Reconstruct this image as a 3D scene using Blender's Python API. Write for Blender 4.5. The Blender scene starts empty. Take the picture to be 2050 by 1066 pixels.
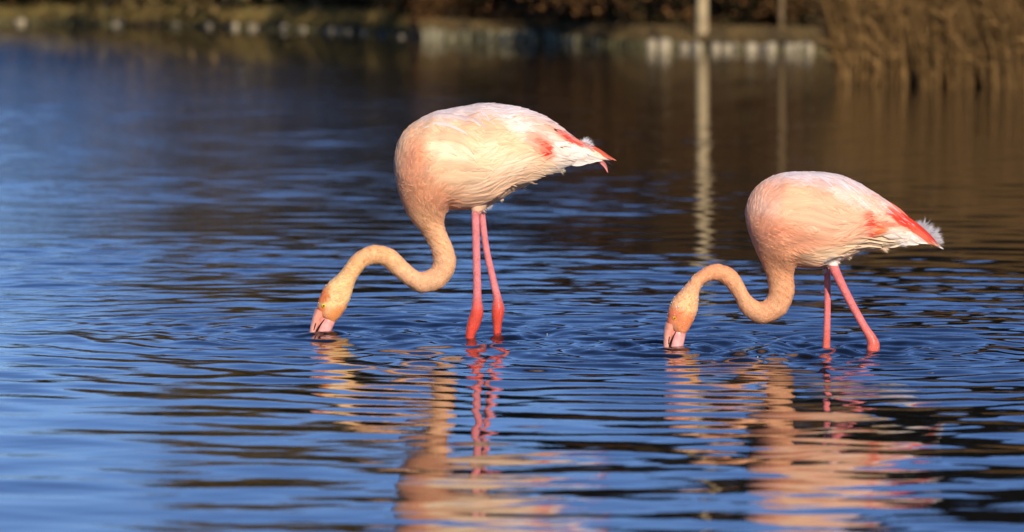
import bpy, math, random
import numpy as np
from mathutils import Vector, Matrix

# ------------------------------------------------------------------ camera, sky, sun, exposure
scene = bpy.context.scene
W_PX, H_PX = 2050.0, 1066.0          # pixel frame in which the birds were measured
F = 10345.0                          # focal length in those pixels
CAM_H = 1.073
PITCH = math.atan(583.0 / F)
cam_data = bpy.data.cameras.new("camera")
cam_data.sensor_width = 36.0
cam_data.lens = 36.0 * F / W_PX
cam_data.clip_start = 0.5
cam_data.clip_end = 3000.0
cam_data.dof.use_dof = True
cam_data.dof.focus_distance = 15.05
cam_data.dof.aperture_fstop = 5.0
cam = bpy.data.objects.new("camera", cam_data)
scene.collection.objects.link(cam)
cam.location = (0, 0, CAM_H)
cam.rotation_euler = (math.pi / 2 - PITCH, 0, 0)
scene.camera = cam

SUN_EL = math.radians(22.0)
SUN_AZ = math.radians(165.0)         # clockwise from +Y: behind the camera, to its right
world = bpy.data.worlds.new("World")
scene.world = world
world.use_nodes = True
nt = world.node_tree
nt.nodes.clear()
wo = nt.nodes.new("ShaderNodeOutputWorld")
bg = nt.nodes.new("ShaderNodeBackground")
sky = nt.nodes.new("ShaderNodeTexSky")
sky.sky_type = 'NISHITA'
sky.sun_disc = False
sky.sun_elevation = SUN_EL
sky.sun_rotation = SUN_AZ
sky.altitude = 200.0
sky.air_density = 0.5
sky.dust_density = 0.0
sky.ozone_density = 3.0
hs = nt.nodes.new("ShaderNodeHueSaturation")
hs.inputs['Saturation'].default_value = 1.10
hs.inputs['Hue'].default_value = 0.512
nt.links.new(sky.outputs[0], hs.inputs['Color'])
nt.links.new(hs.outputs[0], bg.inputs[0])
bg.inputs[1].default_value = 0.105
nt.links.new(bg.outputs[0], wo.inputs[0])

sun_data = bpy.data.lights.new("sun", 'SUN')
sun_data.energy = 4.6
sun_data.angle = math.radians(0.5)
sun_data.color = (1.0, 0.86, 0.68)
sun = bpy.data.objects.new("sun", sun_data)
scene.collection.objects.link(sun)
sdir = Vector((math.sin(SUN_AZ) * math.cos(SUN_EL), math.cos(SUN_AZ) * math.cos(SUN_EL), math.sin(SUN_EL)))
sun.rotation_euler = (-sdir).to_track_quat('-Z', 'Y').to_euler()
sun.location = (10, -10, 12)

scene.view_settings.view_transform = 'Standard'
scene.view_settings.look = 'None'
scene.view_settings.gamma = 1.0
scene.view_settings.exposure = 0.12
scene.view_settings.use_curve_mapping = False

# ------------------------------------------------------------------ helpers
RNG = np.random.default_rng(7)

def ray(u, v):
    a, b = (u - 1025.0) / F, (533.0 - v) / F
    return np.array([a, math.cos(PITCH) + b * math.sin(PITCH), -math.sin(PITCH) + b * math.cos(PITCH)])

def ground(u, v, z=0.0):
    """world point at height z seen at measured pixel u, v"""
    d = ray(u, v)
    k = (z - CAM_H) / d[2]
    return np.array([d[0] * k, d[1] * k, z])

def x_at(u, y):
    return (u - 1025.0) / F * y * 1.0016

def mesh_from(name, verts, quads=None, tris=None, smooth=True):
    verts = np.asarray(verts, dtype=np.float32).reshape(-1, 3)
    me = bpy.data.meshes.new(name)
    quads = np.zeros((0, 4), np.int32) if quads is None else np.asarray(quads, np.int32).reshape(-1, 4)
    tris = np.zeros((0, 3), np.int32) if tris is None else np.asarray(tris, np.int32).reshape(-1, 3)
    nl = quads.size + tris.size
    me.vertices.add(len(verts))
    me.vertices.foreach_set("co", verts.ravel())
    me.loops.add(nl)
    me.polygons.add(len(quads) + len(tris))
    me.loops.foreach_set("vertex_index", np.concatenate([quads.ravel(), tris.ravel()]).astype(np.int32))
    starts = np.concatenate([np.arange(len(quads)) * 4, len(quads) * 4 + np.arange(len(tris)) * 3]).astype(np.int32)
    me.polygons.foreach_set("loop_start", starts)
    me.update(calc_edges=True)
    if smooth:
        me.polygons.foreach_set("use_smooth", np.ones(len(me.polygons), dtype=bool))
    return me

def add_col(me, cols, name="tint"):
    a = me.color_attributes.new(name, 'FLOAT_COLOR', 'POINT')
    c = np.ones((len(me.vertices), 4), np.float32)
    c[:, :cols.shape[1]] = cols
    a.data.foreach_set("color", c.ravel())

def add_float(me, vals, name):
    a = me.attributes.new(name, 'FLOAT', 'POINT')
    a.data.foreach_set("value", np.asarray(vals, np.float32))

def add_vec(me, vals, name):
    a = me.attributes.new(name, 'FLOAT_VECTOR', 'POINT')
    a.data.foreach_set("vector", np.asarray(vals, np.float32).ravel())

def link(name, me, mat=None, parent=None, **props):
    o = bpy.data.objects.new(name, me)
    scene.collection.objects.link(o)
    if me is not None and mat is not None and len(me.materials) == 0:
        me.materials.append(mat)
    if parent is not None:
        o.parent = parent
    for k, val in props.items():
        o[k] = val
    return o

def empty(name, loc, **props):
    o = link(name, None, **props)
    o.location = loc
    o.empty_display_size = 0.1
    return o

def grid_quads(nu, nv, wrap_v=False, base=0):
    """vertex index i*nv+j"""
    i = np.arange(nu - 1)[:, None]
    j = np.arange(nv if wrap_v else nv - 1)[None, :]
    j2 = (j + 1) % nv
    return np.stack([i * nv + j, (i + 1) * nv + j, (i + 1) * nv + j2, i * nv + j2], -1).reshape(-1, 4) + base

def catmull(P, t):
    P = np.asarray(P, float)
    n = len(P)
    t = np.clip(np.asarray(t, float), 0, n - 1 - 1e-9)
    i = np.floor(t).astype(int)
    f = (t - i)[..., None]
    p0, p1, p2, p3 = P[np.maximum(i - 1, 0)], P[i], P[np.minimum(i + 1, n - 1)], P[np.minimum(i + 2, n - 1)]
    return 0.5 * (2 * p1 + (p2 - p0) * f + (2 * p0 - 5 * p1 + 4 * p2 - p3) * f ** 2 + (3 * p1 - p0 - 3 * p2 + p3) * f ** 3)

def tube(path, radii, n=10, caps=True, squash=None):
    """verts, quads, tris of a round tube along path (m,3)"""
    path = np.asarray(path, float)
    radii = np.asarray(radii, float)
    m = len(path)
    tan = np.gradient(path, axis=0)
    tan /= np.linalg.norm(tan, axis=1)[:, None] + 1e-12
    ref = np.array([0.0, 1.0, 0.0])
    if abs(tan[:, 1]).max() > 0.95:
        ref = np.array([1.0, 0.0, 0.0])
    a = np.cross(tan, ref)
    a /= np.linalg.norm(a, axis=1)[:, None]
    b = np.cross(a, tan)
    th = np.arange(n) / n * 2 * math.pi
    sq = 1.0 if squash is None else squash
    V = path[:, None, :] + radii[:, None, None] * (np.cos(th)[None, :, None] * a[:, None, :] + sq * np.sin(th)[None, :, None] * b[:, None, :])
    V = V.reshape(-1, 3)
    Q = grid_quads(m, n, True)
    T = []
    if caps:
        V = np.vstack([V, path[0], path[-1]])
        c0, c1 = len(V) - 2, len(V) - 1
        for j in range(n):
            k = (j + 1) % n
            T.append((c0, j, k))
            T.append((c1, (m - 1) * n + k, (m - 1) * n + j))
    return V, Q, np.array(T, int).reshape(-1, 3)

class Acc:
    """collects shapes for one mesh"""
    def __init__(self):
        self.v, self.q, self.t, self.c, self.n = [], [], [], [], 0
    def add(self, V, Q=None, T=None, C=None):
        V = np.asarray(V, float).reshape(-1, 3)
        self.v.append(V)
        if Q is not None and len(Q): self.q.append(np.asarray(Q) + self.n)
        if T is not None and len(T): self.t.append(np.asarray(T) + self.n)
        if C is not None:
            self.c.append(np.broadcast_to(np.asarray(C, float), (len(V), 3)))
        self.n += len(V)
    def mesh(self, name, smooth=True):
        me = mesh_from(name, np.vstack(self.v), np.vstack(self.q) if self.q else None,
                       np.vstack(self.t) if self.t else None, smooth)
        if self.c:
            add_col(me, np.vstack(self.c))
        return me

# ------------------------------------------------------------------ materials
def new_mat(name):
    m = bpy.data.materials.new(name)
    m.use_nodes = True
    n = m.node_tree
    return m, n, n.nodes["Principled BSDF"]

def N(n, kind, **kw):
    nd = n.nodes.new(kind)
    for k, v in kw.items():
        setattr(nd, k, v)
    return nd

def simple_mat(name, col, rough=0.8, var=0.25, scale=8.0, bump=0.0, spec=0.3, attr=False, coord='Object', stretch=(1, 1, 1)):
    m, n, p = new_mat(name)
    tc = N(n, "ShaderNodeTexCoord")
    mp = N(n, "ShaderNodeMapping")
    mp.inputs['Scale'].default_value = stretch
    n.links.new(tc.outputs[coord], mp.inputs[0])
    no = N(n, "ShaderNodeTexNoise")
    no.inputs['Scale'].default_value = scale
    no.inputs['Detail'].default_value = 6
    n.links.new(mp.outputs[0], no.inputs['Vector'])
    mr = N(n, "ShaderNodeMapRange")
    mr.inputs[1].default_value = 0.3
    mr.inputs[2].default_value = 0.7
    mr.inputs[3].default_value = 1 - var
    mr.inputs[4].default_value = 1 + var
    n.links.new(no.outputs[0], mr.inputs[0])
    mx = N(n, "ShaderNodeVectorMath", operation='SCALE')
    if attr:
        at = N(n, "ShaderNodeAttribute", attribute_name="tint")
        n.links.new(at.outputs['Color'], mx.inputs[0])
    else:
        mx.inputs[0].default_value = col
    n.links.new(mr.outputs[0], mx.inputs['Scale'])
    n.links.new(mx.outputs[0], p.inputs['Base Color'])
    p.inputs['Roughness'].default_value = rough
    p.inputs['Specular IOR Level'].default_value = spec
    if bump:
        b = N(n, "ShaderNodeBump")
        b.inputs['Strength'].default_value = bump
        b.inputs['Distance'].default_value = 0.02
        n.links.new(no.outputs[0], b.inputs['Height'])
        n.links.new(b.outputs[0], p.inputs['Normal'])
    return m

def plumage_mat():
    m, n, p = new_mat("plumage")
    at = N(n, "ShaderNodeAttribute", attribute_name="tint")
    fl = N(n, "ShaderNodeAttribute", attribute_name="flow")       # (along, across, id) in metres
    mp = N(n, "ShaderNodeMapping")
    mp.inputs['Scale'].default_value = (28, 420, 1)
    n.links.new(fl.outputs['Vector'], mp.inputs[0])
    no = N(n, "ShaderNodeTexNoise")
    no.inputs['Scale'].default_value = 1.0
    no.inputs['Detail'].default_value = 4
    n.links.new(mp.outputs[0], no.inputs['Vector'])
    mp2 = N(n, "ShaderNodeMapping")
    mp2.inputs['Scale'].default_value = (14, 60, 1)
    n.links.new(fl.outputs['Vector'], mp2.inputs[0])
    no2 = N(n, "ShaderNodeTexNoise")
    no2.inputs['Scale'].default_value = 1.0
    no2.inputs['Detail'].default_value = 3
    n.links.new(mp2.outputs[0], no2.inputs['Vector'])
    ad = N(n, "ShaderNodeMath", operation='ADD')
    n.links.new(no.outputs[0], ad.inputs[0])
    n.links.new(no2.outputs[0], ad.inputs[1])
    mr = N(n, "ShaderNodeMapRange")
    mr.inputs[1].default_value = 0.65
    mr.inputs[2].default_value = 1.35
    mr.inputs[3].default_value = 0.80
    mr.inputs[4].default_value = 1.10
    n.links.new(ad.outputs[0], mr.inputs[0])
    mx = N(n, "ShaderNodeVectorMath", operation='SCALE')
    n.links.new(at.outputs['Color'], mx.inputs[0])
    n.links.new(mr.outputs[0], mx.inputs['Scale'])
    n.links.new(mx.outputs[0], p.inputs['Base Color'])
    p.inputs['Roughness'].default_value = 0.75
    p.inputs['Specular IOR Level'].default_value = 0.2
    p.inputs['Sheen Weight'].default_value = 0.25
    p.inputs['Sheen Roughness'].default_value = 0.4
    b = N(n, "ShaderNodeBump")
    b.inputs['Strength'].default_value = 0.35
    b.inputs['Distance'].default_value = 0.0015
    n.links.new(ad.outputs[0], b.inputs['Height'])
    n.links.new(b.outputs[0], p.inputs['Normal'])
    return m

def body_mat():
    """neck and head down; bare scaly skin where the 'skin' attribute is 1"""
    m, n, p = new_mat("down_and_skin")
    at = N(n, "ShaderNodeAttribute", attribute_name="tint")
    sk = N(n, "ShaderNodeAttribute", attribute_name="skin")
    tc = N(n, "ShaderNodeTexCoord")
    no = N(n, "ShaderNodeTexNoise")
    no.inputs['Scale'].default_value = 260
    no.inputs['Detail'].default_value = 4
    n.links.new(tc.outputs['Object'], no.inputs['Vector'])
    no3 = N(n, "ShaderNodeTexNoise")
    no3.inputs['Scale'].default_value = 45
    no3.inputs['Detail'].default_value = 5
    n.links.new(tc.outputs['Object'], no3.inputs['Vector'])
    vo = N(n, "ShaderNodeTexVoronoi")
    vo.feature = 'DISTANCE_TO_EDGE'
    vo.inputs['Scale'].default_value = 1.0
    mp = N(n, "ShaderNodeMapping")
    mp.inputs['Scale'].default_value = (190, 190, 260)
    n.links.new(tc.outputs['Object'], mp.inputs[0])
    n.links.new(mp.outputs[0], vo.inputs['Vector'])
    vr = N(n, "ShaderNodeMapRange")
    vr.inputs[2].default_value = 0.12
    vr.inputs[3].default_value = 0.0
    vr.inputs[4].default_value = 1.0
    n.links.new(vo.outputs[0], vr.inputs[0])
    ad = N(n, "ShaderNodeMath", operation='ADD')
    n.links.new(no.outputs[0], ad.inputs[0])
    n.links.new(no3.outputs[0], ad.inputs[1])
    mr = N(n, "ShaderNodeMapRange")
    mr.inputs[1].default_value = 0.65
    mr.inputs[2].default_value = 1.35
    mr.inputs[3].default_value = 0.70
    mr.inputs[4].default_value = 1.20
    n.links.new(ad.outputs[0], mr.inputs[0])
    mx = N(n, "ShaderNodeVectorMath", operation='SCALE')
    n.links.new(at.outputs['Color'], mx.inputs[0])
    n.links.new(mr.outputs[0], mx.inputs['Scale'])
    sv = N(n, "ShaderNodeMapRange")
    sv.inputs[3].default_value = 0.76
    sv.inputs[4].default_value = 1.12
    n.links.new(vr.outputs[0], sv.inputs[0])
    sk2 = N(n, "ShaderNodeMix", data_type='FLOAT')
    n.links.new(sk.outputs['Fac'], sk2.inputs[0])
    sk2.inputs[2].default_value = 1.0
    n.links.new(sv.outputs[0], sk2.inputs[3])
    mx2 = N(n, "ShaderNodeVectorMath", operation='SCALE')
    n.links.new(mx.outputs[0], mx2.inputs[0])
    n.links.new(sk2.outputs[0], mx2.inputs['Scale'])
    n.links.new(mx2.outputs[0], p.inputs['Base Color'])
    r = N(n, "ShaderNodeMapRange")
    r.inputs[3].default_value = 0.8
    r.inputs[4].default_value = 0.27
    n.links.new(sk.outputs['Fac'], r.inputs[0])
    n.links.new(r.outputs[0], p.inputs['Roughness'])
    p.inputs['Specular IOR Level'].default_value = 0.4
    hm = N(n, "ShaderNodeMix", data_type='FLOAT')
    n.links.new(sk.outputs['Fac'], hm.inputs[0])
    n.links.new(ad.outputs[0], hm.inputs[2])
    n.links.new(vr.outputs[0], hm.inputs[3])
    b = N(n, "ShaderNodeBump")
    b.inputs['Strength'].default_value = 0.6
    b.inputs['Distance'].default_value = 0.0014
    n.links.new(hm.outputs[0], b.inputs['Height'])
    n.links.new(b.outputs[0], p.inputs['Normal'])
    return m

M_PLUME = plumage_mat()
M_BODY = body_mat()
M_BILL = simple_mat("bill_horn", (0.75, 0.30, 0.28), rough=0.3, var=0.18, scale=70, bump=0.12, spec=0.5, attr=True)
M_EYE = simple_mat("eye_iris", (0.90, 0.56, 0.03), rough=0.12, var=0.05, spec=0.7)
M_PUPIL = simple_mat("pupil_black", (0.004, 0.004, 0.004), rough=0.08, var=0.0, spec=0.7)
M_SLIT = simple_mat("dark_slit", (0.012, 0.006, 0.006), rough=0.5, var=0.1)

# ------------------------------------------------------------------ water
def noise_field(x, y, seed, lam, k=10):
    r = np.random.default_rng(seed)
    out = np.zeros_like(x)
    for _ in range(k):
        a = r.uniform(0, 2 * math.pi)
        l = lam * r.uniform(0.7, 1.6)
        out += np.sin((x * math.cos(a) + y * math.sin(a)) * 2 * math.pi / l + r.uniform(0, 6.28))
    return out / math.sqrt(k / 2)

RINGS = []    # (x, y, amplitude, wavelength, reach, phase)

def water_height(x, y, dy):
    h = np.zeros_like(x)
    r = np.random.default_rng(21)
    # slow calm / ruffled patches
    patch = 0.5 + 0.5 * np.tanh(noise_field(x, y * 0.6, 5, 3.2) * 0.9)
    near = 0.12 + 0.88 * smooth01((y - 11.0) / 3.6)
    calm = 0.46 + 0.54 * smooth01((y - 10.5) / 4.0)
    breeze = smooth01((-x - 0.018 * y + 0.25 * noise_field(x, y * 0.4, 9, 4.0)) / (0.03 * y + 0.3))
    calm = calm * (1 - (1 - (0.55 + 0.35 * breeze)) * smooth01((y - 16.0) / 9.0))
    comps = []
    for _ in range(60):
        lam = 0.08 * (0.62 / 0.08) ** r.uniform(0, 1) ** 1.05
        ang = math.radians(90 + r.normal(0, 34))
        comps.append((lam, ang, r.uniform(0, 6.28), r.uniform(0.5, 1.2)))
    for lam, ang, ph, a in comps:
        k = 2 * math.pi / lam
        slope = SLOPE * a / math.sqrt(60 * 0.4)
        fade = np.clip(lam / (4.5 * dy) - 0.35, 0, 1)
        mod = (0.55 + 0.6 * patch) if lam > 0.35 else (0.15 + 0.95 * patch) * (0.35 + 0.65 * near)
        h += slope / k * fade * mod * calm * np.sin(k * (x * math.cos(ang) + y * math.sin(ang)) + ph)
    # small chop where bills and legs stir the water
    if RINGS:
        m = np.zeros_like(x)
        for cx, cy, amp, lam, reach, ph in RINGS[::2]:
            m = np.maximum(m, np.exp(-(((x - cx) / 0.34) ** 2 + ((y - cy) / 0.42) ** 2)))
        for _ in range(26):
            lam = r.uniform(0.055, 0.12)
            a, ph = r.uniform(0, 2 * math.pi), r.uniform(0, 6.28)
            k = 2 * math.pi / lam
            h += m * 0.028 / k * np.clip(lam / (4.0 * dy) - 0.3, 0, 1) * np.sin(k * (x * math.cos(a) + y * math.sin(a)) + ph)
    for cx, cy, amp, lam, reach, ph in RINGS:
        d = np.sqrt((x - cx) ** 2 + (y - cy) ** 2) + 1e-6
        k = 2 * math.pi / lam
        fade = np.clip(lam / (4.0 * dy) - 0.3, 0, 1)
        h += 1.75 * amp * fade * np.exp(-d / reach) * np.clip(d / 0.03, 0, 1) * np.cos(k * d + ph)
    return h

SLOPE = 0.050

def build_water():
    # rows from near to far, finer where the eye resolves the ripples
    ys = [8.6]
    while ys[-1] < 64:
        ys.append(ys[-1] + 0.0105 * (ys[-1] / 15.0) ** 2 + 0.0012)
    ys = np.array(ys)
    nx = 430
    s = np.linspace(-1, 1, nx)
    X = s[None, :] * (0.5 + 0.185 * ys[:, None])
    Y = np.repeat(ys[:, None], nx, 1)
    dyv = np.gradient(ys)[:, None] * np.ones_like(X)
    Z = water_height(X, Y, dyv)
    # fade to level at the rim so it meets the outer sheet
    rim = np.clip((1 - np.abs(s))[None, :] / 0.04, 0, 1) * np.clip((64 - Y) / 6, 0, 1) * np.clip((Y - 8.6) / 0.25, 0, 1)
    Z = Z * rim
    V = np.stack([X, Y, Z], -1).reshape(-1, 3)
    Q = grid_quads(len(ys), nx)[:, ::-1]
    acc = Acc()
    acc.add(V, Q)
    # outer sheet, welded edge to edge with the fine patch (same water, level with it)
    L0, R0 = V[:nx][0], V[:nx][-1]
    y1 = ys[-1]
    xe0, xe1 = 0.5 + 0.185 * ys[0], 0.5 + 0.185 * y1
    acc.add([(-400, -60, 0), (400, -60, 0), (400, ys[0], 0), (-400, ys[0], 0)], [(0, 1, 2, 3)])
    acc.add([(-400, ys[0], 0), (-xe0, ys[0], 0), (-xe1, y1, 0), (-400, y1, 0)], [(0, 1, 2, 3)])
    acc.add([(xe0, ys[0], 0), (400, ys[0], 0), (400, y1, 0), (xe1, y1, 0)], [(0, 1, 2, 3)])
    acc.add([(-400, y1, 0), (400, y1, 0), (400, 200, 0), (-400, 200, 0)], [(0, 1, 2, 3)])
    me = acc.mesh("water")
    m, n, p = new_mat("lake_water")
    p.inputs['Base Color'].default_value = (0.004, 0.006, 0.009, 1)
    p.inputs['Roughness'].default_value = 0.015
    p.inputs['IOR'].default_value = 1.34
    p.inputs['Specular IOR Level'].default_value = 0.5
    geo = N(n, "ShaderNodeNewGeometry")
    sx = N(n, "ShaderNodeSeparateXYZ")
    n.links.new(geo.outputs['Position'], sx.inputs[0])
    def noise(scale_vec, det, rough=0.5):
        mp = N(n, "ShaderNodeMapping")
        mp.inputs['Scale'].default_value = scale_vec
        n.links.new(geo.outputs['Position'], mp.inputs[0])
        no = N(n, "ShaderNodeTexNoise")
        no.inputs['Scale'].default_value = 1.0
        no.inputs['Detail'].default_value = det
        no.inputs['Roughness'].default_value = rough
        n.links.new(mp.outputs[0], no.inputs['Vector'])
        return no
    # ruffled wavelets, growing with distance where the mesh ripples leave off
    n1 = noise((3.5, 9.0, 1), 4, 0.6)
    n2 = noise((0.12, 0.06, 1), 2)
    far = N(n, "ShaderNodeMapRange")
    far.inputs[1].default_value = 13
    far.inputs[2].default_value = 45
    far.inputs[3].default_value = 0.06
    far.inputs[4].default_value = 0.75
    n.links.new(sx.outputs['Y'], far.inputs[0])
    # breeze to the left of the view line
    br = N(n, "ShaderNodeMath", operation='MULTIPLY_ADD')      # y*-0.035 - x
    br.inputs[1].default_value = -0.035
    n.links.new(sx.outputs['Y'], br.inputs[0])
    neg = N(n, "ShaderNodeMath", operation='MULTIPLY')
    neg.inputs[1].default_value = -1.0
    n.links.new(sx.outputs['X'], neg.inputs[0])
    n.links.new(neg.outputs[0], br.inputs[2])
    nn = N(n, "ShaderNodeMath", operation='MULTIPLY_ADD')
    n.links.new(n2.outputs[0], nn.inputs[0])
    nn.inputs[1].default_value = 3.0
    n.links.new(br.outputs[0], nn.inputs[2])
    brr = N(n, "ShaderNodeMapRange", interpolation_type='SMOOTHSTEP')
    brr.inputs[1].default_value = -1.0
    brr.inputs[2].default_value = 4.0
    brr.inputs[3].default_value = 0.20
    brr.inputs[4].default_value = 0.8
    n.links.new(nn.outputs[0], brr.inputs[0])
    mu = N(n, "ShaderNodeMath", operation='MULTIPLY')
    n.links.new(far.outputs[0], mu.inputs[0])
    n.links.new(brr.outputs[0], mu.inputs[1])
    b = N(n, "ShaderNodeBump")
    b.inputs['Distance'].default_value = 0.022
    n.links.new(mu.outputs[0], b.inputs['Strength'])
    n.links.new(n1.outputs[0], b.inputs['Height'])
    n.links.new(b.outputs[0], p.inputs['Normal'])
    link("water", me, m, kind='structure')

# ------------------------------------------------------------------ flamingo
def smooth01(x):
    x = np.clip(x, 0, 1)
    return x * x * (3 - 2 * x)

def seg_line_y(line, u):
    line = np.asarray(line, float)
    return np.interp(u, line[:, 0], line[:, 1])

class Bird:
    def __init__(self, spec):
        self.__dict__.update(spec)
        g = ground(self.u0, self.v0)
        self.g = g
        self.s = g[1] / F * 1.0016
        P = np.array(self.pairs, float)
        self.O, self.I, self.dep, self.off = P[:, 0:2], P[:, 2:4], P[:, 4], P[:, 5]
        self.n = len(P)
    def loc(self, u, v, d):
        """measured pixel + depth (in pixels, + away from the camera) -> metres from the bird's foot point"""
        u, v, d = np.broadcast_arrays(np.asarray(u, float), np.asarray(v, float), np.asarray(d, float))
        return np.stack([(u - self.u0) * self.s, d * self.s, (self.v0 - v) * self.s], -1)
    def S(self, t, th, extra=0.0):
        """surface point in (u, v, d) pixels; extra = outward offset in pixels"""
        O, I = catmull(self.O, t), catmull(self.I, t)
        dep = catmull(self.dep[:, None], t)[..., 0]
        off = catmull(self.off[:, None], t)[..., 0]
        C, A = (O + I) / 2, (O - I) / 2
        ct, st = np.cos(th), np.sin(th)
        ln = np.linalg.norm(A, axis=-1) + 1e-6
        Uc = C + A * ct[..., None]
        tor = smooth01((self.wing_t + 1.5 - t) / 3.0) * smooth01((t - 3.0) / 4.0)
        q1, q2 = Uc[..., 0] + 31 * np.sin(Uc[..., 1] / 60.0 + self.seed), Uc[..., 1] + 23 * np.sin(Uc[..., 0] / 47.0)
        lump = 2.6 * tor * (np.sin(q1 / 19.0 + q2 / 31.0) * np.sin(q2 / 17.0 - q1 / 55.0 + 1.0) + 0.5 * np.sin(q1 / 9.0 + q2 / 8.0 + st)) * np.abs(st) ** 0.5
        lump = lump + (1 - tor) * smooth01((t - self.wing_t) / 3.0) * 0.5 * np.sin(t * 4.1 + 1.5 * np.sin(3 * th) + self.seed) * np.sin(t * 1.7 + 2 * th)
        extra = extra + lump
        kA = 1 + extra / ln
        kd = 1 + extra / np.maximum(dep, 1e-3)
        uv = C + A * (ct * kA)[..., None]
        return np.concatenate([uv, (off + dep * st * kd)[..., None]], -1)
    def wing_off(self, uvd):
        u, v = uvd[..., 0], uvd[..., 1]
        inside = (v < seg_line_y(self.wing_line, u)) & (u < self.wing_end) 
        return np.where(inside, self.wing_h * smooth01((u - self.wing_start) / 110.0) * (0.3 + 0.7 * smooth01((self.wing_end + 4 - u) / 45.0)), 0.0)
    def colour(self, uvd, nz, rnd=0.0):
        u, v = uvd[..., 0], uvd[..., 1]
        c = np.broadcast_to(np.array(self.base), u.shape + (3,)).copy()
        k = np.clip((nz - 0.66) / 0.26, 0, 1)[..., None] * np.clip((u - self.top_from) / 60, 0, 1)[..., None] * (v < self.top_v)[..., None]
        for (bu, bv, ru, rv, ang, col, w) in self.blobs:
            a = math.radians(ang)
            x, y = u - bu, v - bv
            xr, yr = x * math.cos(a) + y * math.sin(a), -x * math.sin(a) + y * math.cos(a)
            q = np.sqrt((xr / ru) ** 2 + (yr / rv) ** 2)
            f = (w * (smooth01((1.25 - q) * 2.2) if col[1] < 0.2 else smooth01(1.5 - q)))[..., None]
            c = c * (1 - f) + np.array(col) * f
                # warm carotenoid tone, weakest on the white feathers
        sat = np.clip((c[..., 0:1] - c[..., 2:3]) / 0.45, 0, 1)
        c = c * (1 - sat * (1 - np.array(self.warm)))
        c = c * (1 - 0.8 * k) + np.array((0.78, 0.74, 0.84)) * 0.8 * k  # lavender skylight painted into the tint where plumage faces up
        return c

def voxel_body(verts, quads, tris, voxel):
    me = mesh_from("tmp_body", verts, quads, tris)
    o = bpy.data.objects.new("tmp_body", me)
    scene.collection.objects.link(o)
    rm = o.modifiers.new("r", 'REMESH')
    rm.mode = 'VOXEL'
    rm.voxel_size = voxel
    sm = o.modifiers.new("s", 'SMOOTH')
    sm.factor = 0.5
    sm.iterations = 5
    dg = bpy.context.evaluated_depsgraph_get()
    ev = o.evaluated_get(dg)
    out = bpy.data.meshes.new_from_object(ev, depsgraph=dg)
    bpy.data.objects.remove(o)
    bpy.data.meshes.remove(me)
    return out

def feather_strip(bird, t0, th0, L, Wd, extra, lift, NL=7, NW=5, point=0.5, curl=0.0, splay=0.0):
    """feather laid on the body: grid over (along tailwards, across); returns uvd verts"""
    e = 1e-2
    p = bird.S(t0, th0)
    dt = (bird.S(t0 - e, th0) - p) / e
    dh = (bird.S(t0, th0 + e) - p) / e
    lt, lh = np.linalg.norm(dt), np.linalg.norm(dh)
    if lt < 2 or lh < 2:
        return None
    a = np.linspace(0, 1, NL)[:, None]
    b = np.linspace(-1, 1, NW)[None, :]
    w = np.where(a < 0.35, 0.45 + 0.55 * smooth01(a / 0.35), (1 - ((a - 0.35) / 0.65) ** (2.4 - point)) ** 0.6)
    w = np.clip(w, 0.04, 1)
    p_uv = p
    swirl = 0.30 * math.sin(p_uv[0] / 41.0 + p_uv[1] / 67.0 + bird.seed) + 0.22 * math.sin(p_uv[1] / 29.0 - p_uv[0] / 83.0)
    splay = splay + swirl
    tt = t0 - a * L / lt + 0 * b
    hh = th0 + (b * w * Wd + (a ** 2) * splay * L) / lh
    ex = extra - 1.3 + (lift + 1.3) * a ** 0.8 - 1.5 * b ** 2 * (0.35 + 0.65 * a) * (Wd / 10)
    tt = np.maximum(tt, 0.02)
    wo_v = bird.wing_off(bird.S(tt, hh))
    ex = ex + np.maximum(wo_v, extra * smooth01((bird.wing_end + 26 - bird.S(tt, hh)[..., 0]) / 40.0)) - extra
    P = bird.S(tt, hh, ex * (0.25 + 0.75 * smooth01((tt - 1.5) / 3.5)))
    return P, a + 0 * b, b * w + 0 * a

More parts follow.
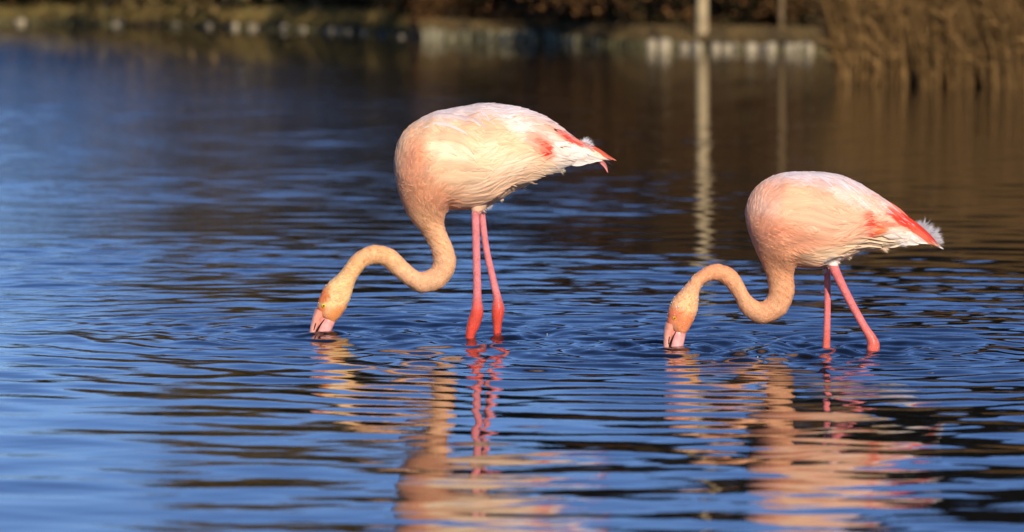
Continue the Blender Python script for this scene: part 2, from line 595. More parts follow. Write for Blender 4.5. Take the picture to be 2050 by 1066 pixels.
def make_flamingo(spec, label):
    B = Bird(spec)
    rng = np.random.default_rng(spec['seed'])
    root = empty("flamingo", tuple(B.g), label=label, category="flamingo", group="flamingos feeding in the lake")
    # ---- continuous body: torso, neck, head by one loft, legs grown into it
    nt_, nh = B.n * 7, 40
    t = np.linspace(0, B.n - 1, nt_)
    th = np.arange(nh) / nh * 2 * math.pi
    T, H = np.meshgrid(t, th, indexing='ij')
    U = B.S(T, H)
    V = B.loc(U[..., 0], U[..., 1], U[..., 2]).reshape(-1, 3)
    Q = grid_quads(nt_, nh, True)
    c0 = V[:nh].mean(0); c1 = V[-nh:].mean(0)
    V = np.vstack([V, c0, c1])
    j = np.arange(nh); k = (j + 1) % nh
    T3 = np.vstack([np.stack([np.full(nh, len(V) - 2), k, j], -1), np.stack([np.full(nh, len(V) - 1), (nt_ - 1) * nh + j, (nt_ - 1) * nh + k], -1)])
    acc = Acc(); acc.add(V, Q[:, ::-1], T3)
    legs = []
    for leg in B.legs:
        A = np.array(leg, float)
        tt = np.linspace(0, len(A) - 1, len(A) * 5)
        C = catmull(A, tt)
        pth = B.loc(C[:, 0], C[:, 1], C[:, 2])
        rad = C[:, 3] * B.s
        v_, q_, t_ = tube(pth, rad, 16)
        acc.add(v_, q_[:, ::-1], t_)
        legs.append((pth, rad))
    V_all = np.vstack(acc.v)
    me = voxel_body(V_all, np.vstack(acc.q), np.vstack(acc.t), 0.0027)
    me.name = "body"
    nv = len(me.vertices)
    co = np.zeros(nv * 3, np.float32); me.vertices.foreach_get("co", co); co = co.reshape(-1, 3).astype(float)
    nr = np.zeros(nv * 3, np.float32); me.vertices.foreach_get("normal", nr); nr = nr.reshape(-1, 3)
    uvd = np.stack([co[:, 0] / B.s + B.u0, B.v0 - co[:, 2] / B.s, co[:, 1] / B.s], -1)
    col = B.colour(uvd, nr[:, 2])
    skin = np.zeros(nv)
    legtone = np.zeros(nv)
    for pth, rad in legs:
        dmin = np.full(nv, 9.0)
        for a_, r_ in zip(pth, rad):
            d = np.linalg.norm(co - a_, axis=1) - r_ * 1.25
            dmin = np.minimum(dmin, d)
        skin = np.maximum(skin, (dmin < 0.003) & (uvd[:, 1] > B.leg_v))
    lc = np.array(B.leg_col)
    lower = smooth01((uvd[:, 1] - B.leg_red[0]) / (B.leg_red[1] - B.leg_red[0]))[:, None]
    lcol = lc * (1 - lower) + np.array(B.leg_col2) * lower
    sm = skin[:, None]
    col = col * (1 - sm) + lcol * sm
    add_col(me, col); add_float(me, skin, "skin")
    body = link("body", me, M_BODY, root)
    # ---- folded wings: thick shells over the flanks, open at their lower rear edge
    tw = np.linspace(1.0, B.wing_t, 170)
    for side in (-1, 1):
        hw = np.linspace(0.12, 2.75, 120) * side
        TT, HH = np.meshgrid(tw, hw, indexing='ij')
        P0 = B.S(TT, HH)
        off = B.wing_off(P0)
        P = B.S(TT, HH, off - 0.6)
        Pi = B.S(TT, HH, np.minimum(off, 0) - 2.5)
        q = grid_quads(len(tw), len(hw))
        keep = (off.reshape(-1)[q] > 0.01).all(1)
        q = q[keep]
        nV = TT.size
        allq = [q if side < 0 else q[:, ::-1], (q + nV)[:, ::-1] if side < 0 else q + nV]
        # rim
        ed = {}
        for f in q:
            for a_, b_ in ((f[0], f[1]), (f[1], f[2]), (f[2], f[3]), (f[3], f[0])):
                if (b_, a_) in ed: del ed[(b_, a_)]
                else: ed[(a_, b_)] = 1
        rim = np.array([(b_, a_, a_ + nV, b_ + nV) for a_, b_ in ed], int)
        allq.append(rim if side < 0 else rim[:, ::-1])
        VV = np.vstack([B.loc(*P.reshape(-1, 3).T), B.loc(*Pi.reshape(-1, 3).T)])
        QQ = np.vstack(allq)
        used, inv = np.unique(QQ, return_inverse=True)
        QQ = inv.reshape(-1, 4)
        wm = mesh_from("wing", VV[used], QQ)
        pu = np.vstack([P.reshape(-1, 3), Pi.reshape(-1, 3)])[used]
        nn = np.zeros(len(used) * 3, np.float32); wm.vertices.foreach_get("normal", nn); nn = nn.reshape(-1, 3)
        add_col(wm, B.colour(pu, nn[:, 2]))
        fl = np.stack([-pu[:, 0] * B.s, pu[:, 1] * B.s, 0 * pu[:, 0]], -1)
        add_vec(wm, fl, "flow")
        wing = link("wing", wm, M_PLUME, root)
        if side < 0: near_wing = wing
        else: far_wing = wing
    # ---- contour feathers
    def feathers(count_fn, name, parent, ew=1.0):
        acc = Acc(); FL = []
        for item in count_fn():
            t0, h0, L, Wd, extra, lift, point, splay, colmul = item
            r = feather_strip(B, t0, h0, L, Wd, extra, lift, point=point, splay=splay)
            if r is None: continue
            P, a, b = r
            mid = P[3, 2]
            if not np.isfinite(P).all(): continue
            if np.abs(P[1:] - P[:-1]).max() > L * 0.6: continue
            X = B.loc(*P.reshape(-1, 3).T)
            q = grid_quads(7, 5)
            # normal of the middle of the feather
            nrm = np.cross(X[17 + 5] - X[17 - 5], X[18] - X[16]); nrm /= np.linalg.norm(nrm) + 1e-9
            ctr = B.loc(*(B.S(t0, h0) * 0.5 + B.S(t0, h0 + math.pi) * 0.5))
            if np.dot(nrm, X[17] - ctr) < 0:
                q = q[:, ::-1]; nrm = -nrm
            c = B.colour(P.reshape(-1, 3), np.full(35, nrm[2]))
            c = 0.5 * c + 0.5 * c[17:18]
            tip = a.reshape(-1)[:, None]
            edge = np.clip(np.abs(b.reshape(-1)[:, None]) / 0.95, 0, 1) ** 2
            edge = np.maximum(edge, (tip > 0.9) * 0.8) * (tip > 0.2)
            c = c * colmul * (0.99 + 0.06 * tip) * (1 - edge * np.array((0.07, 0.17, 0.19)) * ew)
            acc.add(X, q, None, np.clip(c, 0, 0.95))
            idr = rng.uniform(0, 50)
            # barbs run obliquely out from the shaft
            al = a.reshape(-1) * L * B.s; bb = b.reshape(-1) * Wd * B.s
            FL.append(np.stack([np.abs(bb) * 0.8 + al * 0.3 + idr, al - np.abs(bb) * 1.2 + idr + bb, np.full(35, idr)], -1)
                      if False else np.stack([al + idr, bb + idr * 3, np.full(35, idr)], -1))
        me = acc.mesh(name)
        add_vec(me, np.vstack(FL), "flow")
        return link(name, me, M_PLUME, parent, kind='stuff')
    def area_items(t_lo, t_hi, n, cond, L, Wd, lift, extra_fn, point=0.4, side=None, sp=0.0, ref=3200, hv=1.0):
        def gen():
            # roughly even over the surface: rejection on area
            made, tries = 0, 0
            while made < n and tries < n * 60:
                tries += 1
                t0 = rng.uniform(t_lo, t_hi); h0 = rng.uniform(-math.pi, math.pi)
                if side is not None and np.sign(math.sin(h0)) != side: continue
                p = B.S(t0, h0); e = 1e-2
                ar = np.linalg.norm(np.cross(B.S(t0 + e, h0) - p, B.S(t0, h0 + e) - p)) / e / e
                if rng.uniform() * ref > ar: continue
                if not cond(p, t0, h0): continue
                if extra_fn(p) > 0.2:
                    lt_ = np.linalg.norm(B.S(t0 - e, h0) - p) / e
                    if B.wing_off(B.S(max(t0 - 0.85 * L / lt_, 0.1), h0)) < 0.2 and p[0] < B.wing_end - 45: continue
                made += 1
                hue = rng.normal(0, 1) * hv
                cm = np.array([1 + 0.012 * hue, 1 + 0.05 * hue, 1 + 0.07 * hue]) * (1 + rng.normal(0, 0.025))
                sc = rng.uniform(0.75, 1.25)
                yield (t0, h0, L * sc, Wd * sc * rng.uniform(0.85, 1.15), extra_fn(p), lift * rng.uniform(0.5, 1.6), point, sp * rng.normal(), cm)
        return gen
    body_f = feathers(area_items(2.4, B.wing_t + 2.2, 1500, lambda p, t0, h0: B.wing_off(p) < 0.3 , 25, 6.5, 0.9, lambda p: float(B.wing_off(p)), sp=0.2), "contour_feathers", root)
    for side, w in ((-1, near_wing), (1, far_wing)):
        feathers(area_items(2.6, B.wing_t + 0.5, 420, lambda p, t0, h0: B.wing_off(p) > 0.2, 54, 7.5, 1.9, lambda p: float(B.wing_off(p)), point=1.1, side=side, sp=0.28), "covert_feathers", w)
    feathers(area_items(B.wing_t + 1.0, B.n - 3.5, 1500, lambda p, t0, h0: True, 12, 2.8, 0.9, lambda p: 0.0, sp=0.4, ref=900, hv=2.2), "neck_feathers", root, ew=1.6)
    # ---- the long loose feathers of the back and shoulder, each its own part of a wing
    for side, w in ((-1, near_wing), (1, far_wing)):
        for k in range(34):
            back = k < 15
            if back:
                t0 = rng.uniform(6.5, 12.5); h0 = side * rng.uniform(0.12, 0.75); L = rng.uniform(95, 150); Wd = rng.uniform(4.5, 8)
                cbase = [np.array((0.90, 0.84, 0.84)), np.array((0.56, 0.50, 0.60)), np.array((0.86, 0.62, 0.55)), np.array((0.88, 0.78, 0.80))][k % 4]
                spl = side * rng.uniform(-0.02, 0.10)
            else:
                t0 = rng.uniform(7.5, 13.5); h0 = side * rng.uniform(0.8, 2.0); L = rng.uniform(70, 115); Wd = rng.uniform(9, 15)
                cbase = None; spl = side * rng.uniform(-0.05, 0.22)
            p = B.S(t0, h0)
            r = feather_strip(B, t0, h0, L, Wd, float(B.wing_off(p)) + 0.6, (rng.uniform(1.4, 2.2) if back else rng.uniform(2.2, 3.4)), NL=11, NW=7, point=1.0, splay=spl)
            if r is None: continue
            P, a, b = r
            if np.abs(P[1:] - P[:-1]).max() > L * 0.5: continue
            X = B.loc(*P.reshape(-1, 3).T)
            q = grid_quads(11, 7)
            nrm = np.cross(X[38 + 7] - X[38 - 7], X[39] - X[37])
            ctr = B.loc(*(B.S(t0, h0) * 0.5 + B.S(t0, h0 + math.pi) * 0.5))
            if np.dot(nrm, X[38] - ctr) < 0: q = q[:, ::-1]
            c = B.colour(P.reshape(-1, 3), np.full(77, 0.75 if back else 0.2))
            if cbase is not None: c = 0.35 * c + 0.65 * cbase
            edge = np.clip(np.abs(b.reshape(-1)[:, None]), 0, 1) ** 3
            c = c * rng.uniform(0.93, 1.06) * (1 - edge * np.array((0.08, 0.16, 0.17)))
            me = mesh_from("scapular_feather", X, q)
            add_col(me, np.clip(c, 0, 0.95))
            idr = rng.uniform(0, 50)
            add_vec(me, np.stack([a.reshape(-1) * L * B.s + idr, b.reshape(-1) * Wd * B.s + idr * 3, np.full(77, idr)], -1), "flow")
            link("scapular_feather", me, M_PLUME, w)
    # ---- tail and wing-tip feathers, each its own part
    for (ua, va, ub, vb, w, d, col, bend) in B.tail:
        a = np.linspace(0, 1, 9)[:, None]; b = np.linspace(-1, 1, 5)[None, :]
        dx, dy = ub - ua, vb - va
        L = math.hypot(dx, dy)
        nx, ny = -dy / L, dx / L
        wv = np.clip((1 - a ** 2.6) ** 0.6 * (0.6 + 0.4 * np.sin(a * math.pi)), 0.05, 1) * w
        cu = ua + dx * a + nx * (bend * np.sin(a * math.pi) + 0) ; cv = va + dy * a + ny * bend * np.sin(a * math.pi)
        u = cu + nx * b * wv; v = cv + ny * b * wv
        dd = d - 1.2 * (1 - b ** 2) * np.sign(-d if d else 1) * -1 + 0 * a + b * wv * 0.5
        X = B.loc(u, v, dd).reshape(-1, 3)
        th_ = np.array([0, 0.0009, 0])
        q = grid_quads(9, 5)
        VV = np.vstack([X - th_, X + th_])
        me = mesh_from("tail_feather", VV, np.vstack([q, (q + 45)[:, ::-1]]))
        cc = np.array(col)[None, :] * (1 + 0.1 * rng.normal(0, 1, (90, 1)) * 0.4)
        add_col(me, np.clip(cc, 0, 0.95))
        add_vec(me, np.vstack([np.stack([(a * L * B.s + 0 * b).reshape(-1), (b * wv * B.s).reshape(-1), np.zeros(45)], -1)] * 2), "flow")
        link("tail_feather", me, M_PLUME, root)
    # ---- fluffs of down: fine barbs fanning out
    def down(name, anchors, parent):
        acc = Acc()
        for (u, v, d, du, dv, L, spread, n, col) in anchors:
            ang0 = math.atan2(dv, du)
            for _ in range(n):
                an = ang0 + rng.normal(0, spread)
                l = L * rng.uniform(0.5, 1.0)
                p0 = np.array([u + rng.normal(0, L * 0.14), v + rng.normal(0, L * 0.14), d + rng.normal(0, L * 0.2)])
                dr = np.array([math.cos(an), math.sin(an), rng.normal(0, 0.35)])
                sd = np.array([-dr[1], dr[0], rng.normal(0, 0.4)]) * rng.uniform(0.18, 0.42)
                bendv = np.array([0, 1, 0]) * l * rng.normal(0, 0.1)
                pm = p0 + dr * l * 0.55 + bendv
                pe = p0 + dr * l + bendv * 1.6
                X = B.loc(*np.stack([p0 - sd, p0 + sd, pm + sd, pm - sd, pe]).T)
                acc.add(X, [(0, 1, 2, 3)], [(3, 2, 4)], np.array(col) * rng.uniform(0.85, 1.1))
        me = acc.mesh(name)
        add_vec(me, np.zeros((len(me.vertices), 3)), "flow")
        return link(name, me, M_PLUME, parent, kind='stuff')
    down("down_tuft", B.down, root)
    # ---- short velvet fuzz over neck, head and the torso's edge
    nf = 15000
    tt = rng.uniform(2.0, B.n - 1.6, nf)
    tt = np.where(rng.uniform(0, 1, nf) < 0.7, rng.uniform(B.wing_t, B.n - 1.3, nf), tt)
    hh = rng.uniform(-math.pi, math.pi, nf)
    p0 = B.S(tt, hh, -0.4)
    lf = rng.uniform(2.2, 4.2, nf)
    dirt = B.S(np.maximum(tt - 0.08, 0), hh + rng.normal(0, 0.05, nf), -0.4) - p0
    dirt /= np.linalg.norm(dirt, axis=1)[:, None] + 1e-6
    out = B.S(tt, hh, 1.0) - p0; out /= np.linalg.norm(out, axis=1)[:, None] + 1e-6
    wo_ = B.wing_off(p0)
    keep = wo_ < 0.05
    pe = p0 + (dirt * 0.85 + out * rng.uniform(0.25, 0.7, nf)[:, None]) * lf[:, None]
    sd = np.cross(dirt, out); sd /= np.linalg.norm(sd, axis=1)[:, None] + 1e-6
    sd *= 0.28
    X = np.stack([p0 - sd, p0 + sd, pe], 1)[keep]
    cc = B.colour(X[:, 0], np.zeros(len(X))) * rng.uniform(0.85, 1.15, (len(X), 1))
    X = B.loc(X[..., 0], X[..., 1], X[..., 2])
    me = mesh_from("neck_down", X.reshape(-1, 3), None, np.arange(len(X) * 3).reshape(-1, 3))
    add_col(me, np.clip(np.repeat(cc, 3, 0), 0, 0.95))
    add_vec(me, np.zeros((len(me.vertices), 3)), "flow")
    link("neck_down", me, M_PLUME, root, kind='stuff')
    # ---- bill
    hd = B.off[-1]
    def bill_part(name, rows, squash, col, tipcol):
        A = np.array(rows, float)
        tt = np.linspace(0, len(A) - 1, len(A) * 5)
        C = catmull(A, tt)
        pth = B.loc(C[:, 0], C[:, 1], hd + C[:, 3])
        v_, q_, t_ = tube(pth, C[:, 2] * B.s, 16, squash=squash)
        f = smooth01((C[:, 1] - A[0, 1]) / (B.v0 + 6 - A[0, 1]))
        cols = np.array(col)[None] * (1 - f[:, None]) + np.array(tipcol)[None] * f[:, None]
        cc = np.vstack([np.repeat(cols, 16, 0), cols[:1], cols[-1:]])
        a = Acc(); a.add(v_, q_[:, ::-1], t_, cc)
        return link(name, a.mesh(name), M_BILL, root)
    up = bill_part("upper_bill", B.bill_up, B.bill_sq[0], (0.82, 0.33, 0.24), (0.82, 0.40, 0.34))
    lo = bill_part("lower_bill", B.bill_lo, B.bill_sq[1], (0.82, 0.34, 0.32), (0.82, 0.42, 0.42))
    for nm, rows, par in (("gape", B.gape, lo), ("nostril", B.nostril, up)):
        A = np.array(rows, float)
        pth = B.loc(A[:, 0], A[:, 1], hd + A[:, 3])
        v_, q_, t_ = tube(pth, A[:, 2] * B.s, 8, squash=1.5)
        a = Acc(); a.add(v_, q_[:, ::-1], t_)
        link(nm, a.mesh(nm), M_SLIT, par)
    # ---- eyes
    for side in (-1, 1):
        eu, ev, er, ed_ = B.eye
        def ball(r, ctr, sy):
            ph = np.linspace(0, math.pi, 9)[:, None]; lm = np.arange(14)[None] / 14 * 2 * math.pi
            v_ = np.stack([np.sin(ph) * np.cos(lm) * r, np.cos(ph) * r * sy + 0 * lm, np.sin(ph) * np.sin(lm) * r], -1).reshape(-1, 3) + ctr
            a = Acc(); a.add(v_, grid_quads(9, 14, True)); return a
        c = B.loc(eu, ev, hd + side * ed_)
        e_ = link("eye", ball(er * B.s, c, 0.7).mesh("eye"), M_EYE, root)
        c2 = B.loc(eu, ev, hd + side * (ed_ + er * 0.58))
        link("pupil", ball(er * 0.44 * B.s, c2, 0.7).mesh("pupil"), M_PUPIL, e_)
    # ---- droplets clinging to the wet crown
    acc = Acc()
    for _ in range(B.drops):
        t0 = rng.uniform(B.n - 9, B.n - 2); h0 = rng.uniform(-1.2, 0.9) if rng.uniform() < 0.7 else rng.uniform(-3, 0)
        p = B.S(t0, h0, 1.0)
        r = rng.uniform(0.6, 1.2) * B.s
        ph = np.linspace(0, math.pi, 5)[:, None]; lm = np.arange(7)[None] / 7 * 2 * math.pi
        v_ = np.stack([np.sin(ph) * np.cos(lm) * r, np.sin(ph) * np.sin(lm) * r, np.cos(ph) * r + 0 * lm], -1).reshape(-1, 3) + B.loc(*p)
        acc.add(v_, grid_quads(5, 7, True))
    me = acc.mesh("water_droplets")
    link("water_droplets", me, M_DROP, root, kind='stuff')
    return B, root

M_DROP = simple_mat("droplet", (0.75, 0.78, 0.8), rough=0.05, var=0.0, spec=1.0)

WHITE = (0.90, 0.83, 0.78)
# pairs: outer u,v, inner u,v, half depth, depth offset (all in measured pixels)
b1 = dict(
    u0=960.0, v0=673.5, seed=11, warm=(0.97, 0.86, 0.78),
    pairs=[
        (1226,318,1224,322,2,0),(1211,308,1205,321,6,0),(1184,294,1172,323,14,0),(1150,275.5,1141,332,27,0),
        (1121,261,1101,348,44,0),(1089,242.5,1060,368,62,0),(1052,228.5,1020,389,76,0),(1016,220,985,407,85,0),
        (979,215.5,950,418,90,0),(945,214.5,925,420,92,0),(905,217,910,420,91,0),(866,226,903,419,88,0),
        (830,244,899,421,84,0),(806,268,896,425,78,0),(793,297,893,428,72,1),(788.5,327,891,432,64,2),
        (792,358,890,437,54,3),(799,390,889,442,44,5),(811,421,889,448,36,8),(825,444,890,455,30,11),
        (840,461,893,464,26,14),(850,476,899,478,24,17),(858.5,491.7,905,492,23,20),(864.6,508.8,910,507,22.5,23),
        (867,523.4,912.7,524,22.5,26),(864.6,535.6,910,541,22,29),(856,543,902,558,22,32),(847,546.5,882,579,21.5,35),
        (840,546.5,855,588,21,38),(832,543,838,588.5,21,41),(819.5,533,815,575,20.5,44),(804.9,518.5,795,560,20,47),
        (790,505,778,545.4,19.5,50),(773,497.2,767,535.2,19,53),(754,493.8,756,532,19,55),(739,495.4,744,532.7,18.5,56),
        (720,503.5,732,537,17.5,57),(704,516,721,549.5,17,58),(691,532.5,711.5,562,17,59),(676,551.5,706,577,18.5,60),
        (657,569,701,595,20.5,61),(645,583,696.5,607,22,62),(637.5,600,689,623,21.5,63),(634,614,679,638,19,64),(633,625,667.5,649.5,15,65),
        (636,632,659,651,9,65)],
    legs=[
        [(964,388,-24,24),(958,410,-26,16),(954,422,-28,10.5),(952.5,432,-28,8.2),(954,500,-28,8),(955.5,572,-27,8.4),(955.5,600,-27,9.6),(955,624,-26,13.2),(948,648,-26,13.2),(942.5,665,-27,10.5),(940.5,680,-27,9.3),(939,705,-28,9),(938,760,-28,8)],
        [(966,388,22,22),(966,410,26,13),(964.5,420,26,8.5),(965,432,28,7),(973.5,500,30,7),(989.5,572,32,7.5),(995.5,600,32,9.2),(997,620,32,13.3),(996,636,32,12),(995.5,653,32,9.2),(995.5,672,32,8),(996,700,32,8),(997,760,32,8)]],
    leg_v=421, leg_col=(0.80,0.24,0.26), leg_col2=(0.74,0.08,0.05), leg_red=(575,630),
    base=(0.86,0.55,0.38), top_from=800, top_v=330,
    wing_line=[(780,440),(900,440),(935,430),(958,408),(980,397),(1004,383),(1023,366),(1052,351),(1100,338),(1127,320),(1131,300),(1124,275),(1110,250)],
    wing_end=1131, wing_start=895, wing_h=9.0, wing_t=15.5,
    blobs=[
        (960,300,130,80,15,(0.90,0.72,0.50),0.8),
        (1000,360,70,40,-25,(0.90,0.68,0.52),0.6),
        (905,300,50,16,12,(0.95,0.88,0.66),0.9),(985,300,30,14,30,(0.94,0.86,0.66),0.7),(1030,330,40,20,-20,(0.93,0.78,0.62),0.6),  # pale sunlit highlights on the torso, painted into the tint
        (830,335,26,58,10,(0.84,0.42,0.27),0.95),(950,240,70,14,12,(0.88,0.55,0.38),0.6),
        (852,400,60,40,15,(0.85,0.43,0.26),0.95),
        (880,410,28,20,0,(0.84,0.42,0.27),0.5),
        (1065,262,70,20,27,(0.92,0.82,0.80),0.85),
        (1110,330,60,20,-30,(0.92,0.74,0.55),0.7),
        (1150,310,45,30,15,WHITE,1.0),(1160,328,60,10,-10,WHITE,0.9),
        (1079,284,30,20,45,(0.86,0.40,0.30),0.85),(1095,301,20,12,62,(0.80,0.05,0.03),1.0),(1084,284,18,6,55,(0.80,0.14,0.09),0.8),
        (1145,277,34,8,27,(0.82,0.10,0.07),1.0),
        (866,470,60,40,60,(0.87,0.54,0.32),0.9),(885,530,70,60,0,(0.90,0.58,0.36),0.9),(800,545,80,60,0,(0.90,0.58,0.36),0.9),
        (740,520,60,45,0,(0.88,0.56,0.30),0.9),(700,560,40,30,-45,(0.88,0.60,0.30),0.8),(670,595,45,40,0,(0.90,0.68,0.36),0.9),
        (642,610,13,34,12,(0.86,0.30,0.12),1.0),(672,636,28,16,-35,(0.86,0.38,0.14),1.0),(660,612,30,5,-8,(0.92,0.76,0.40),0.8),
        (960,414,18,10,0,(0.88,0.64,0.48),0.6)],
    tail=[(1150,283,1229,320,7,-8,(0.80,0.16,0.10),-2),(1165,292,1234,321.5,5,0,(0.82,0.30,0.22),-1),(1150,290,1222,322,8,7,(0.85,0.6,0.5),0),
          (1135,300,1206,321,10,-12,WHITE,4),(1140,312,1196,322.5,9,-10,WHITE,3),(1130,318,1180,325,9,-14,WHITE,3),
          (1190,317,1217,346,4.5,-2,(0.80,0.28,0.27),-6),(1190,316,1226,331,3.5,4,(0.03,0.02,0.03),-2),(1180,320,1222,337,2,8,(0.04,0.03,0.03),-3),
          (1120,270,1190,303,7,-12,(0.86,0.35,0.28),-2)],
    down=[(1164,291,-4,18,-5,22,0.4,170,(0.74,0.74,0.82)),(1172,295,-4,14,-9,18,0.6,200,(0.74,0.74,0.82)),(1118,338,-10,20,6,14,0.3,90,(0.88,0.74,0.56)),
          (962,414,-24,10,4,13,0.7,120,(0.88,0.76,0.66)),(976,409,-10,20,3,12,0.5,110,(0.85,0.74,0.64)),(953,417,-30,0,10,12,0.3,160,(0.86,0.56,0.42)),(958,416,-30,1,10,13,0.3,140,(0.86,0.58,0.44)),(948,415,-29,1,8,8,0.3,100,(0.86,0.56,0.40)),
          (1046,370,-6,16,6,9,0.4,70,(0.88,0.70,0.50)),(1000,396,-10,16,6,9,0.4,70,(0.88,0.70,0.50))],
    bill_up=[(641,626,13,0),(636,636,11.5,0),(630.5,648,9.3,0),(626,660,7.5,0),(623.5,670,6.5,0),(623,682,6,0),(630,700,5,0)],
    bill_lo=[(659,638,12,0),(655,646,14,0),(650,656,14.5,0),(646.5,667,13.8,0),(645,676,13,0),(645,690,11,0),(648,704,7,0)],
    bill_sq=(1.15, 0.85),
    gape=[(647.5,643,0.9,-12.4),(640,653,1.6,-12.2),(634,663,2.2,-11),(630.5,670,2.4,-10),(629,680,2.4,-9)],
    nostril=[(630,651,0.8,-10.2),(628,658,1.3,-9.4),(626,665,0.9,-8.2)],
    eye=(646.5,615.5,4.6,17.5), drops=10,
)
